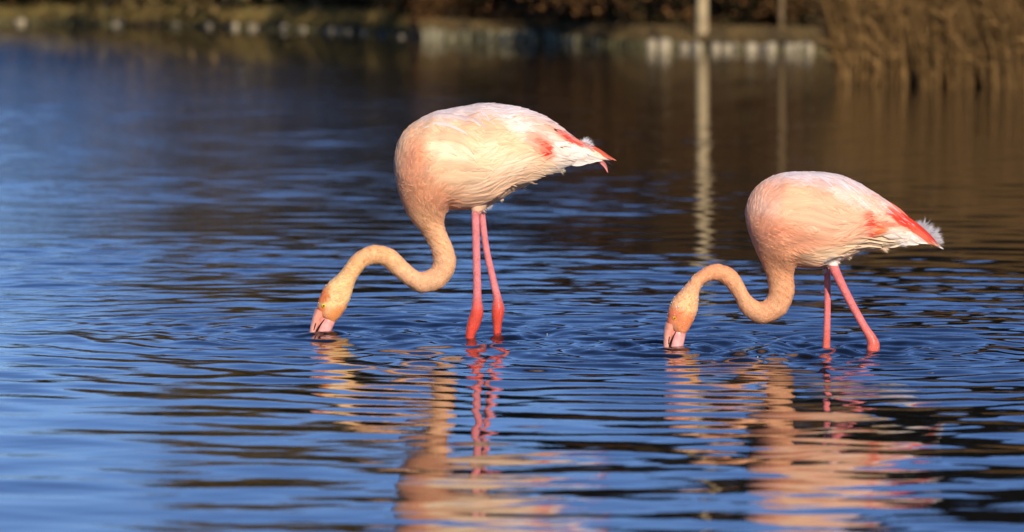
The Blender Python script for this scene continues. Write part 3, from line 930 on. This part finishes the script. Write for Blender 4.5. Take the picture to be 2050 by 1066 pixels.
b2 = dict(
    u0=1690.0, v0=699.5, seed=29, warm=(0.95, 0.78, 0.69),
    pairs=[
        (1883,492,1881,496,2,0),(1868,479,1863,491,5,0),(1850,464,1842,490,11,0),(1826,446,1812,489,20,0),
        (1798,427,1783,495,34,0),(1768,405.5,1753,501,48,0),(1736,384,1723,504,60,0),(1703,366.5,1690,520,70,0),
        (1674,355.5,1665,532,77,0),(1644,347.5,1642,537.5,81,0),(1613,344,1622,538,83,0),(1580,344.6,1607,537,82,0),
        (1553,349,1600,536,79,0),(1530,360.5,1596,536,75,0),(1511,377,1593,537,70,0),(1497.5,398,1591,539,64,1),
        (1491,423,1590,542,57,2),(1494,450,1589,545,49,3),(1502,476,1588.5,549,41,5),(1512,501,1588.5,554,34,8),
        (1523,524,1589,560,29,11),(1532,545,1590,568,27,14),(1538,564,1591,579,26,17),(1540,581,1589.5,593,25,20),
        (1538,595,1583,612,24,23),(1530,604.5,1571,631,23,26),(1523,606.5,1551,644,22,29),(1517,605,1530,650.5,22,31),
        (1508,598.5,1511,646,21.5,34),(1500,589,1494,635.5,21,37),(1493,576,1482,621,20,40),(1486,562,1474,604,18.5,43),
        (1477.5,550,1465,589,17.5,46),(1464,539,1454,575,17,49),(1449,533.5,1442,566,16.5,51),(1433,532,1431,565,16.5,53),
        (1418,536,1420,567,16,54),(1403.5,545,1409.5,573,16,55),(1389,556.5,1402.5,585,16.5,56),(1375,573.5,1400.5,598,18,57),
        (1361,589,1399.5,611,20.5,58),(1348.5,604,1397.5,626,22,59),(1341,620,1391.5,643,21.5,60),(1338.5,637,1383,659.5,19,61),(1338,650,1372.5,674,15,62),
        (1340,657,1362,675,9,62)],
    legs=[
        [(1668,500,-20,14),(1665,520,-24,11.5),(1667.5,535,-26,10),(1688,578.5,-28,8.6),(1711,622,-30,8.2),(1731,657,-32,8.4),(1741,673,-33,10.2),(1746,687,-33,12.6),(1745.5,699,-33,12.8),(1742,712,-32,10),(1736,730,-31,9),(1728,770,-30,9)],
        [(1660,510,20,12),(1657,530,24,8.5),(1657,545,26,7),(1658,580,27,6.8),(1658,624,28,6.8),(1657,665,28,7.2),(1656,700,28,8),(1655,740,28,8),(1655,780,28,8)]],
    leg_v=530, leg_col=(0.80,0.20,0.20), leg_col2=(0.80,0.16,0.12), leg_red=(640,690),
    base=(0.85,0.56,0.42), top_from=1500, top_v=450,
    wing_line=[(1480,560),(1590,560),(1625,545),(1650,520),(1680,503),(1712,486),(1740,472),(1765,462),(1785,450),(1792,436),(1786,420),(1775,405)],
    wing_end=1793, wing_start=1590, wing_h=6.0, wing_t=16.2,
    blobs=[
        (1640,425,100,60,15,(0.88,0.62,0.46),0.6),(1590,400,30,40,20,(0.90,0.70,0.48),0.6),
        (1690,385,80,16,30,(0.90,0.72,0.66),0.8),(1530,410,26,40,10,(0.86,0.62,0.55),0.6),
        (1565,475,75,34,20,(0.84,0.42,0.28),0.95),(1545,380,26,18,-40,(0.85,0.48,0.36),0.6),(1620,360,60,10,5,(0.86,0.50,0.40),0.7),
        (1660,505,80,18,-8,(0.92,0.78,0.56),0.8),(1620,480,60,16,0,(0.86,0.50,0.35),0.5),
        (1770,482,60,16,-8,(0.92,0.80,0.60),0.9),(1810,474,40,14,15,WHITE,1.0),
        (1725,440,18,20,50,(0.86,0.45,0.34),0.6),(1743,455,17,13,80,(0.80,0.05,0.03),1.0),(1738,438,10,20,-22,(0.80,0.06,0.04),1.0),(1757,458,13,10,0,(0.86,0.30,0.12),0.8),
        (1803,438,36,11,36,(0.80,0.07,0.04),1.0),(1778,447,10,5,0,(0.80,0.16,0.10),0.7),(1840,466,30,9,38,(0.80,0.12,0.07),0.9),
        (1550,540,60,50,0,(0.86,0.48,0.29),0.95),(1555,600,60,60,0,(0.88,0.55,0.33),0.9),(1480,590,60,60,0,(0.88,0.56,0.34),0.9),
        (1430,555,50,40,0,(0.87,0.50,0.29),0.9),(1375,610,45,50,0,(0.89,0.60,0.36),0.9),(1378,612,16,20,0,(0.92,0.74,0.42),0.7),
        (1350,637,18,16,0,(0.86,0.25,0.12),0.85),(1375,655,24,24,-35,(0.86,0.36,0.17),1.0),
        (1662,524,16,12,0,WHITE,1.0)],
    tail=[(1800,428,1876,487,6.5,-8,(0.80,0.07,0.05),-1),(1815,445,1880,492,6,-3,(0.82,0.14,0.08),0),(1820,455,1871,491,5,-6,(0.80,0.20,0.10),1),
          (1790,455,1856,487,11,-12,WHITE,3),(1780,465,1838,489,10,-14,WHITE,3),(1770,475,1820,489,9,-14,WHITE,2),(1765,482,1800,491,8,-14,(0.88,0.76,0.62),2),
          (1845,475,1889,499,4,0,(0.85,0.80,0.78),-1),(1760,400,1830,450,8,-6,(0.86,0.30,0.24),-2)],
    down=[(1834,455,5,16,-10,17,0.6,120,(0.5,0.5,0.58)),(1843,460,6,18,-9,22,0.6,130,(0.52,0.52,0.60)),(1853,467,5,20,-6,25,0.55,140,(0.54,0.54,0.62)),(1863,474,4,20,-2,24,0.5,140,(0.58,0.57,0.64)),(1871,482,3,18,3,18,0.5,130,(0.66,0.64,0.68)),
          (1800,482,-14,30,4,20,0.3,120,WHITE),(1765,494,-10,18,6,14,0.4,120,(0.86,0.66,0.48)),
          (1663,526,-26,6,8,13,1.2,300,WHITE),(1670,522,-22,10,-2,12,1.2,200,WHITE),(1655,538,24,0,10,12,0.5,200,WHITE),(1694,511,-10,14,6,11,0.5,100,(0.80,0.68,0.52))],
    bill_up=[(1346,652,12.5,0),(1342.5,662,11,0),(1339.5,674,9.3,0),(1337.5,685,7.8,0),(1336.5,695,6.8,0),(1337,706,6,0),(1342,722,5,0)],
    bill_lo=[(1364,664,12,0),(1361,672,14,0),(1358.5,682,14.3,0),(1357,692,13.8,0),(1356,702,13,0),(1356,716,11,0),(1359,730,7,0)],
    bill_sq=(1.15, 0.85),
    gape=[(1355,667,0.7,-12.6),(1350,676,1.2,-12.4),(1346,686,1.8,-11.4),(1343.5,694,2.2,-10.5),(1342,704,2.2,-9)],
    nostril=[(1341.5,678,0.8,-10.2),(1340.5,685,1.2,-9.3),(1340,693,0.9,-8.2)],
    eye=(1352,640,4.0,17.4), drops=46,
)

B1, R1 = make_flamingo(b1, "larger pale flamingo on the left, both red leg joints above the water, bill dipped in")
B2, R2 = make_flamingo(b2, "smaller deeper pink flamingo on the right, one leg slanting back, bill dipped in")

def wp(B, u, v, d):
    l = B.loc(u, v, d)
    return B.g[0] + l[0], B.g[1] + l[1]
for B, pts in ((B1, [(640, 670, 65, 0.0022, 0.115, 0.42), (941, 677, -27, 0.0013, 0.10, 0.3), (996, 672, 32, 0.0013, 0.105, 0.3)]),
               (B2, [(1352, 699, 62, 0.0028, 0.105, 0.42), (1746, 700, -33, 0.0022, 0.10, 0.42), (1656, 700, 28, 0.0014, 0.09, 0.35)])):
    for u, v, d, amp, lam, reach in pts:
        x, y = wp(B, u, v, d)
        RINGS.append((x, y, amp, lam, reach, RNG.uniform(0, 6)))
        RINGS.append((x, y, amp * 0.9, lam * 2.1, reach * 2.6, RNG.uniform(0, 6)))
build_water()

# ------------------------------------------------------------------ far bank
def shore_y(u):
    """distance of the far waterline for a viewing column u"""
    us = [-900, 0, 430, 700, 850, 1100, 1300, 1740, 2600]
    vs = [43, 47, 55, 65, 79, 83, 97, 104, 112]
    v = np.interp(u, us, vs)
    return np.array([ground(1025, q)[1] for q in np.atleast_1d(v)])

M_GROUND = simple_mat("bank_earth", (0.055, 0.04, 0.022), rough=0.95, var=0.5, scale=1.5, bump=0.6, spec=0.1)
def build_bank():
    us = np.linspace(-1500, 3600, 150)
    sy = shore_y(us)
    prof = [(-3, -1.0), (-0.3, -0.25), (0.15, 0.12), (0.8, 0.26), (3, 0.30), (8, 0.38), (20, 0.6), (60, 1.5), (250, 4), (900, 10)]
    V = []
    for i, u in enumerate(us):
        for (dy, z) in prof:
            y = sy[i] + dy
            zz = z + (0.05 * math.sin(i * 1.7 + dy) if 0.1 < dy < 30 else 0)
            V.append((x_at(u, sy[i]) * (1 + max(dy, 0) / 300), y, zz))
    me = mesh_from("ground", V, grid_quads(len(us), len(prof)))
    link("ground", me, M_GROUND, kind='structure')
    # lake bed, so that the water has a floor
    me = mesh_from("lake_bed", [(-500, -80, -1.2), (500, -80, -1.2), (500, 320, -1.2), (-500, 320, -1.2)], [(0, 1, 2, 3)])
    link("lake_bed", me, M_GROUND, kind='structure')
build_bank()

def rough_stone(rng, w, h, d):
    ph = np.linspace(0, math.pi, 7)[:, None]; lm = np.arange(10)[None] / 10 * 2 * math.pi
    r = 1 + 0.16 * rng.normal(0, 1, (7, 10)).clip(-1.5, 1.5)
    r[0] = r[0].mean() * 0.92; r[-1] = r[-1].mean(); r[1] = 0.5 * r[1] + 0.5 * r[0]
    sx = np.sign(np.cos(lm)) * np.abs(np.cos(lm)) ** 0.6; sy = np.sign(np.sin(lm)) * np.abs(np.sin(lm)) ** 0.6
    v = np.stack([np.sin(ph) ** 0.6 * sx * w / 2 * r, np.sin(ph) ** 0.6 * sy * d / 2 * r, np.sign(np.cos(ph)) * np.abs(np.cos(ph)) ** 0.7 * h / 2 * r], -1)
    return v.reshape(-1, 3), grid_quads(7, 10, True)[:, ::-1]

M_STONE = simple_mat("pale_stone", (0.30, 0.26, 0.18), rough=0.9, var=0.45, scale=4, bump=0.5)
M_MOSSY = simple_mat("mossy_stone", (0.11, 0.10, 0.045), rough=0.95, var=0.5, scale=6, bump=0.5)
M_STAKE = simple_mat("weathered_stake", (0.24, 0.22, 0.14), rough=0.9, var=0.4, scale=6, bump=0.4, stretch=(1, 1, 0.3))

rs = np.random.default_rng(3)
def edging(name, label, cat, spans, part, mats, kind):
    u_mid = (spans[0][0] + spans[-1][1]) / 2
    y0 = shore_y(u_mid)[0]
    root = empty(name, (x_at(u_mid, y0), y0, 0), label=label, category=cat)
    for (ua, ub, w_lo, w_hi, h_lo, h_hi, pm) in spans:
        u = ua
        while u < ub:
            w = rs.uniform(w_lo, w_hi)
            y = shore_y(u + w / 2)[0]
            pxm = y / F
            x = x_at(u + w / 2, y)
            h = rs.uniform(h_lo, h_hi) * pxm + 0.15
            if kind == 'stone':
                v, q = rough_stone(rs, w * pxm * 1.06, h, 0.3)
                me = mesh_from(part, v, q)
            else:
                hh = h
                zs = np.array([-hh / 2, hh / 2 - 0.03, hh / 2 - 0.005, hh / 2])
                pth = np.stack([np.array([0, 0.0, 0, 0]) + rs.normal(0, 0.006, 4), rs.normal(0, 0.004, 4), zs], -1)
                r = w * pxm * 0.54
                v, q, t_ = tube(pth, np.array([r, r, r * 0.8, r * 0.35]), 8)
                me = mesh_from(part, v, q[:, ::-1], t_)
            o = link(part, me, mats[0] if rs.uniform() < pm else mats[1], root)
            o.location = (x - root.location.x, y - y0 + rs.normal(0, 0.05), h / 2 - 0.15)
            o.rotation_euler = (rs.normal(0, 0.05), rs.normal(0, 0.05), rs.uniform(-0.3, 0.3))
            u += w * rs.uniform(0.95, 1.15)
    return root

edging("stake_edging", "row of short pale wooden stakes holding the far bank behind the left flamingo", "edging",
       [(846, 890, 7, 10, 19, 23, 0.95), (892, 955, 7, 10, 15, 21, 0.5), (958, 1066, 7, 11, 19, 23, 0.9), (1070, 1088, 7, 10, 10, 14, 0.05), (1090, 1118, 9, 12, 19, 22, 1.0), (1118, 1165, 8, 11, 13, 20, 0.45), (1168, 1292, 8, 12, 11, 18, 0.12)],
       "stake", (M_STAKE, M_MOSSY), 'stake')
edging("stone_edging", "row of pale stone blocks along the far waterline by the white trunk", "edging",
       [(1294, 1340, 20, 26, 20, 24, 1.0), (1342, 1392, 16, 26, 13, 18, 0.7), (1393, 1420, 20, 24, 9, 12, 0.2), (1422, 1470, 14, 24, 13, 17, 0.7), (1472, 1492, 14, 18, 8, 11, 0.0), (1494, 1545, 16, 24, 13, 20, 0.65), (1547, 1565, 14, 18, 8, 12, 0.0), (1567, 1592, 16, 24, 15, 19, 0.9), (1593, 1606, 10, 12, 10, 13, 0.1), (1607, 1628, 16, 20, 17, 21, 1.0), (1630, 1650, 12, 16, 9, 12, 0.0), (1650, 1740, 12, 22, 11, 18, 0.6)],
       "stone", (M_STONE, M_MOSSY), 'stone')
edging("stone_edging", "low mossy stone edging along the far bank at the upper left", "edging",
       [(-60, 230, 14, 26, 9, 15, 0.4), (330, 700, 14, 28, 8, 14, 0.3), (705, 800, 14, 22, 6, 11, 0.3)],
       "stone", (M_STONE, M_MOSSY), 'stone')

# ---- leafy and twiggy growth
def leaf_tris(rng, P, size, cols, droop=0.0):
    n = len(P)
    a = rng.normal(0, 1, (n, 3)); a /= np.linalg.norm(a, axis=1)[:, None]
    b = rng.normal(0, 1, (n, 3)); b -= a * (a * b).sum(1)[:, None]; b /= np.linalg.norm(b, axis=1)[:, None]
    s = (size * rng.uniform(0.6, 1.3, n))[:, None]
    V = np.stack([P - a * s, P + b * s * 0.45, P + a * s, P - b * s * 0.45], 1).reshape(-1, 3)
    Q = np.arange(n * 4).reshape(-1, 4)
    return V, Q, np.repeat(cols, 4, 0)

M_LEAF = simple_mat("leaves", (0, 0, 0), rough=0.7, var=0.3, scale=2.0, attr=True, spec=0.15)
M_BARK = simple_mat("dark_bark", (0.03, 0.023, 0.016), rough=0.9, var=0.4, scale=6, bump=0.5)
M_PALEBARK = simple_mat("pale_bark", (0.42, 0.33, 0.19), rough=0.85, var=0.3, scale=5, bump=0.4)
M_TANBARK = simple_mat("tan_bark", (0.15, 0.10, 0.05), rough=0.9, var=0.35, scale=6, bump=0.4)

def limb(acc, rng, p, d, L, r, depth, tips, bend=0.25):
    k = 5
    pts = [np.array(p, float)]
    dd = np.array(d, float)
    for _ in range(k):
        dd = dd + rng.normal(0, bend / 2, 3); dd /= np.linalg.norm(dd)
        pts.append(pts[-1] + dd * L / k)
    rad = np.linspace(r, r * 0.45, k + 1)
    v, q, t = tube(np.array(pts), rad, 6 if depth < 2 else 4, caps=False)
    acc.add(v, q[:, ::-1])
    tips.append(pts[-1]); tips.append(pts[-2])
    if depth < 2:
        for i in range(4 if depth == 0 else 3):
            j = rng.integers(2, k + 1)
            nd = dd + rng.normal(0, 0.65, 3); nd[2] += 0.15; nd /= np.linalg.norm(nd)
            limb(acc, rng, pts[j], nd, L * rng.uniform(0.5, 0.75), rad[j] * 0.6, depth + 1, tips, bend)

def tree_meshes(seed, h, r, cols, leaves, leaf, trunk_r, bark, crown_lo=0.15, spread=0.34):
    rng = np.random.default_rng(seed)
    acc = Acc(); tips = []
    pts = np.array([[0, 0, -0.4], [0.05, 0, h * 0.15], [rng.normal(0, .1), rng.normal(0, .1), h * 0.4], [rng.normal(0, .2), rng.normal(0, .2), h * 0.7], [rng.normal(0, .2), rng.normal(0, .2), h * 0.97]])
    tt = np.linspace(0, 4, 16)
    pp = catmull(pts, tt)
    rr = np.interp(tt, [0, 1, 4], [trunk_r * 1.2, trunk_r, trunk_r * 0.2])
    v, q, t = tube(pp, rr, 9)
    acc.add(v, q[:, ::-1], t)
    for i in range(16):
        f = rng.uniform(crown_lo, 0.97)
        p = catmull(pts, np.array([f * 4]))[0]
        a = rng.uniform(0, 6.28)
        d = np.array([math.cos(a), math.sin(a), rng.uniform(0.0, 0.7)]); d /= np.linalg.norm(d)
        limb(acc, rng, p, d, r * rng.uniform(0.5, 0.9) * (1.1 - 0.5 * f), trunk_r * 0.35 * (1.1 - 0.6 * f), 0, tips)
    tm = acc.mesh("trunk")
    tips = np.array(tips)
    idx = rng.integers(0, len(tips), leaves)
    P = tips[idx] + rng.normal(0, r * spread * 0.42, (leaves, 3))
    P[:, 2] = np.maximum(P[:, 2], 0.02 + rng.uniform(0, 0.3, leaves))
    clump = rng.uniform(0.6, 1.35, len(tips))[idx][:, None]
    cc = np.array(cols)[rng.integers(0, len(cols), leaves)] * clump
    V, Q, C = leaf_tris(rng, P, leaf, cc)
    a2 = Acc(); a2.add(V, Q, None, C)
    return tm, a2.mesh("crown", smooth=False), bark

DARK = [(0.014, 0.013, 0.006), (0.019, 0.015, 0.008), (0.010, 0.008, 0.004)]
OLIVE = [(0.085, 0.07, 0.024), (0.065, 0.06, 0.02), (0.115, 0.08, 0.03)]
BROWN = [(0.14, 0.07, 0.025), (0.06, 0.034, 0.014), (0.20, 0.10, 0.036)]
TAN = [(0.20, 0.135, 0.055), (0.15, 0.10, 0.04), (0.23, 0.16, 0.065)]

KIND = {
    'dark': tree_meshes(1, 6.6, 2.1, DARK, 14000, 0.09, 0.13, M_BARK, 0.05),
    'dark2': tree_meshes(2, 6.6, 2.1, DARK, 14000, 0.09, 0.15, M_BARK, 0.08),
    'olive': tree_meshes(3, 5.8, 2.4, OLIVE + TAN * 2, 13000, 0.085, 0.10, M_TANBARK, 0.06),
    'brown': tree_meshes(4, 3.4, 2.2, BROWN, 13000, 0.085, 0.10, M_TANBARK, 0.05),
    'low': tree_meshes(5, 2.8, 1.8, OLIVE + DARK * 2 + BROWN[:1], 7000, 0.08, 0.06, M_BARK, 0.03),
}
def plant(kind, name, label, cat, u, back, scale, group=None, rot=0.0, zs=1.0):
    tm, cm, bark = KIND[kind]
    y = shore_y(u)[0] + back
    x = x_at(u, y)
    z = float(np.interp(back, [0, 0.8, 3, 8, 20, 60], [0.1, 0.26, 0.30, 0.38, 0.6, 1.5])) - 0.05
    kw = dict(label=label, category=cat)
    if group: kw['group'] = group
    root = empty(name, (x, y, z), **kw)
    scale *= 0.97
    root.scale = (scale, scale, scale * zs)
    root.rotation_euler = (0, 0, rot)
    link("trunk", tm, bark, root)
    link("crown", cm, M_LEAF, root)
    return root

rp = np.random.default_rng(17)

def row(kind, name, cat, group, labels, us, backs, scales):
    for u, b, sc, lab in zip(us, backs, scales, labels):
        plant(kind, name, lab, cat, u, b, sc, group, rp.uniform(0, 6))
# dark evergreens closing the view behind the bank
row('dark', "evergreen_tree", "tree", "evergreens behind the stakes",
    ["black looking evergreen tree just right of the olive bushes", "darkest evergreen tree above the gap left of the pale stakes",
     "dark evergreen tree behind the left end of the pale stakes", "dark evergreen tree behind the middle of the pale stakes",
     "dark evergreen tree behind the right end of the pale stakes", "dark evergreen tree behind the russet shrubs left of the pale trunk",
     "dark evergreen tree between the russet shrubs and the pale trunk"],
    (700, 780, 870, 975, 1070, 1180, 1320), (17, 17, 13, 8, 8.5, 10, 9.5), (1.2, 1.2, 1.05, 1.0, 0.95, 1.0, 1.05))
row('dark2', "evergreen_tree", "tree", "evergreens behind the reeds",
    ["dark evergreen tree just right of the pale trunk", "dark evergreen tree behind the thin tan trunk",
     "dark evergreen tree behind the left edge of the reeds", "dark evergreen tree behind the reeds, second from their left edge",
     "dark evergreen tree behind the middle of the reeds", "dark evergreen tree behind the right half of the reeds", "dark evergreen tree at the right end of the reeds"],
    (1450, 1545, 1640, 1740, 1850, 1960, 2080), (8, 8.5, 9, 9, 10, 10, 11), (0.95, 1.0, 1.05, 1.1, 1.1, 1.1, 1.1))
row('dark2', "evergreen_tree", "tree", "evergreens right of the frame", ["first dark evergreen tree beyond the right edge of the picture", "second dark evergreen tree beyond the right edge of the picture", "third dark evergreen tree beyond the right edge of the picture", "farthest dark evergreen tree beyond the right edge of the picture"], (2210, 2340, 2480, 2620), (11, 11, 11, 11), (1.1, 1.15, 1.1, 1.1))
row('low', "dark_shrub", "shrub", "dark shrubs behind the edging",
    ["low dark shrub above the gap left of the pale stakes", "low dark shrub above the left end of the pale stakes", "low dark shrub above the middle of the pale stakes",
     "low dark shrub above the right end of the pale stakes", "low dark shrub just left of the pale trunk", "low dark shrub in the shade left of the thin tan trunk",
     "low dark shrub in the shade right of the thin tan trunk", "low dark shrub at the left edge of the reeds"],
    (760, 850, 985, 1045, 1365, 1515, 1620, 1690), (3, 3.2, 3, 4.2, 3, 3.2, 3.2, 3.6), (0.5, 0.5, 0.5, 0.5, 0.4, 0.4, 0.5, 0.5))
row('low', "shrub", "shrub", "low shrubs on the left bank",
    ["low dark shrub cut by the left edge of the picture", "low dark shrub near the upper left corner, second from the edge", "low dark shrub above the orange stones at upper left",
     "low dark shrub left of the leaning branch", "low dark shrub under the leaning branch"],
    (-60, 30, 110, 185, 290), (5.2, 4.8, 5.2, 5.6, 6.0), (1.0, 1.0, 1.2, 1.5, 1.75))
row('olive', "willow_bush", "bush", "olive bushes on the left bank",
    ["olive brown bush just right of the leaning branch", "tall olive brown bush in the middle of the left bank", "tallest olive brown bush of the left bank above the pale stones",
     "olive brown bush next to the black evergreens"],
    (385, 465, 550, 635), (5.2, 5.6, 5.6, 5.4), (0.98, 1.25, 1.38, 1.28))
row('dark', "evergreen_tree", "tree", "dark trees behind the olive bushes",
    ["dark tree behind the gap right of the leaning branch", "dark tree behind the tall olive bush", "dark tree behind the rightmost olive bush"],
    (400, 505, 610), (10, 10, 10), (0.95, 1.1, 1.25))
row('brown', "russet_shrub", "shrub", "russet shrubs on the bank",
    ["small russet shrub behind the pale stakes above the left flamingo", "russet shrub right of the last pale stakes", "russet shrub midway between the pale stakes and the pale trunk",
     "bright russet shrub above the mossy stakes", "russet shrub left of the pale trunk", "russet shrub just right of the pale trunk",
     "russet shrub left of the thin tan trunk", "russet shrub right of the thin tan trunk", "russet shrub leaning into the reeds"],
    (905, 1125, 1185, 1235, 1300, 1460, 1505, 1600, 1660), (2.4, 6.2, 6.4, 6.6, 6.0, 4.4, 4.2, 4.4, 4.4), (0.32, 0.7, 0.75, 0.8, 0.65, 0.75, 0.65, 0.65, 0.6))

def bare_tree(name, label, u, back, w_px, h, bark, lean, seed):
    rng = np.random.default_rng(seed)
    y = shore_y(u)[0] + back
    x = x_at(u, y)
    root = empty(name, (x, y, 0.15), label=label, category="tree")
    r = w_px / 2 * y / F
    acc = Acc(); tips = []
    pts = np.array([[0, 0, -0.3], [0.0, 0, h * 0.1], [lean * 0.3, 0, h * 0.4], [lean * 0.6, 0.1, h * 0.7], [lean, 0, h]])
    tt = np.linspace(0, 4, 24); pp = catmull(pts, tt)
    v, q, t = tube(pp, np.interp(tt, [0, 0.5, 4], [r * 1.25, r, r * 0.35]), 12)
    acc.add(v, q[:, ::-1], t)
    link("trunk", acc.mesh("trunk"), bark, root)
    acc = Acc()
    for i in range(9):
        f = rng.uniform(0.45, 0.97)
        p = catmull(pts, np.array([f * 4]))[0]
        a = rng.uniform(0, 6.28)
        d = np.array([math.cos(a), math.sin(a), 0.8]); d /= np.linalg.norm(d)
        limb(acc, rng, p, d, h * 0.28 * (1.3 - f), r * 0.35, 0, tips)
    cr = link("crown", acc.mesh("crown"), M_TANBARK, root)
    return root
bare_tree("pale_trunk_tree", "tree with a bright pale trunk standing at the far waterline behind the stones", 1405, 0.5, 25, 6.5, M_PALEBARK, 0.1, 5)
bare_tree("thin_trunk_tree", "thin tan trunk rising behind the stones right of the pale trunk", 1563, 1.2, 13, 4.5, M_TANBARK, 0.05, 6)
bare_tree("leaning_tree", "tan leaning branch arching over the left bank near the top edge", 222, 0.8, 16, 3.4, M_TANBARK, 3.2, 8)

# ---- reeds on the right, standing in the water
M_REED = simple_mat("dry_reed", (0.3, 0.2, 0.09), rough=0.85, var=0.3, scale=3, attr=True, spec=0.1)
def reed_bed(label, spans, n, h_lo, h_hi, seed):
    rng = np.random.default_rng(seed)
    P, Hh = [], []
    k = 0
    lo, hi = spans[0][0], spans[-1][1]
    cl = [(rng.uniform(lo, hi), rng.uniform(0, 1)) for _ in range(90)]
    V, C = [], []
    while k < n:
        sp = spans[rng.integers(0, len(spans))]
        u = rng.uniform(sp[0], sp[1]); v = sp[2] + (sp[3] - sp[2]) * (u - sp[0]) / (sp[1] - sp[0])
        y0 = ground(1025, v)[1]
        back = rng.exponential(1.0)
        y = y0 + back + rng.normal(0, 0.05)
        x = x_at(u, y)
        # gaps down by the waterline
        if any(abs(u - g) < 9 and back < 0.5 for g in (1825, 1890, 1958)): continue
        k += 1
        h = rng.uniform(h_lo, h_hi) * (0.6 + 0.4 * rng.uniform())
        w = rng.uniform(0.002, 0.005)
        a = rng.uniform(0, 3.14)
        wv = np.array([math.cos(a) * w, math.sin(a) * w * 0.5, 0])
        lean = np.array([rng.normal(0, 0.17), rng.normal(0, 0.13), 0]) * h
        p = np.array([x, y, -0.05])
        m = p + lean * 0.35 + np.array([0, 0, h * 0.55])
        e = p + lean + np.array([0, 0, h])
        base = len(V)
        V += [p - wv, p + wv, m + wv, m - wv, e]
        # bent leaf blade
        c = np.array([(0.30, 0.175, 0.065), (0.19, 0.11, 0.04), (0.38, 0.23, 0.09), (0.09, 0.05, 0.02)][rng.integers(0, 4)]) * rng.uniform(0.6, 1.15)
        C += [c] * 5
        s0 = rng.uniform(0.15, 0.8)
        q0 = p + (e - p) * s0
        dr = np.array([rng.normal(0, 0.8), rng.normal(0, 0.8), 1.5]); dr /= np.linalg.norm(dr)
        L = rng.uniform(0.2, 0.5)
        q1 = q0 + dr * L * 0.5; q2 = q0 + dr * L + np.array([0, 0, -L * 0.3])
        ww = np.array([0, 0, 0.0045])
        V += [q0 - ww, q0 + ww, q1 + ww, q1 - ww, q2]
        C += [c * 1.05] * 5
    V = np.array(V); n5 = len(V) // 5
    b = np.arange(n5) * 5
    Q = np.stack([b, b + 1, b + 2, b + 3], -1); T = np.stack([b + 3, b + 2, b + 4], -1)
    acc = Acc(); acc.add(V, Q, T, np.array(C))
    return link("reeds", acc.mesh("reeds", smooth=False), M_REED, None, kind='stuff', label=label, category="reeds")
reed_bed("dense dry brown reeds standing in the water at the upper right", [(1674, 2560, 169, 188)], 42000, 1.3, 2.1, 4)
reed_bed("dry brown reeds behind the stones at the upper right", [(1745, 2100, 126, 131)], 5000, 1.2, 1.9, 5)

# ---- rough grass fringe on the left and middle bank
def grass(label, ua, ub, n, h, cols, seed, bk=1.6):
    rng = np.random.default_rng(seed)
    u = rng.uniform(ua, ub, n)
    back = np.abs(rng.normal(0, bk, n)) + 0.1
    y = shore_y(u) + back
    x = x_at(u, 1.0) * y
    z = np.interp(back, [0, 0.15, 0.8, 3, 8, 20], [0.0, 0.12, 0.26, 0.30, 0.38, 0.6]) - 0.03
    hh = h * rng.uniform(0.4, 1.2, n)
    ln = rng.normal(0, 0.35, (n, 2)) * hh[:, None]
    P = np.stack([x, y, z], -1)
    w = np.stack([np.full(n, 0.008), np.zeros(n), np.zeros(n)], -1)
    tip = P + np.concatenate([ln, hh[:, None]], 1)
    V = np.stack([P - w, P + w, tip], 1).reshape(-1, 3)
    c = np.array(cols)[rng.integers(0, len(cols), n)] * rng.uniform(0.7, 1.2, (n, 1))
    acc = Acc(); acc.add(V, None, np.arange(n * 3).reshape(-1, 3), np.repeat(c, 3, 0))
    link("grass", acc.mesh("grass", smooth=False), M_REED, None, kind='stuff', label=label, category="grass")
grass("rough tan and olive grass on the far bank at the upper left", -80, 820, 20000, 0.2, [(0.32, 0.19, 0.07), (0.22, 0.18, 0.06), (0.15, 0.14, 0.05)], 6)
grass("short dry grass along the top of the stakes and stones", 840, 1760, 12000, 0.10, [(0.16, 0.10, 0.045), (0.10, 0.08, 0.035)], 7, 0.8)

# ---- a few bubbles and specks of down drifting where the birds feed
def specks():
    rng = np.random.default_rng(31)
    acc = Acc()
    for B, n in ((B1, 3), (B2, 4)):
        for _ in range(n):
            x = B.g[0] + rng.normal(-0.15, 0.45); y = B.g[1] + rng.normal(0, 0.5)
            r = rng.uniform(0.0010, 0.0022)
            ph = np.linspace(0, math.pi / 2, 4)[:, None]; lm = np.arange(8)[None] / 8 * 2 * math.pi
            v_ = np.stack([np.sin(ph) * np.cos(lm) * r, np.sin(ph) * np.sin(lm) * r, np.cos(ph) * r + 0 * lm], -1).reshape(-1, 3)
            z = float(water_height(np.array([[x]]), np.array([[y]]), np.array([[0.012]]))[0, 0])
            acc.add(v_ + np.array([x, y, z - 0.0004]), grid_quads(4, 8, True))
    link("bubbles", acc.mesh("bubbles"), M_DROP, None, kind='stuff', label="tiny bubbles and specks floating round the feeding flamingos", category="bubbles")
specks()
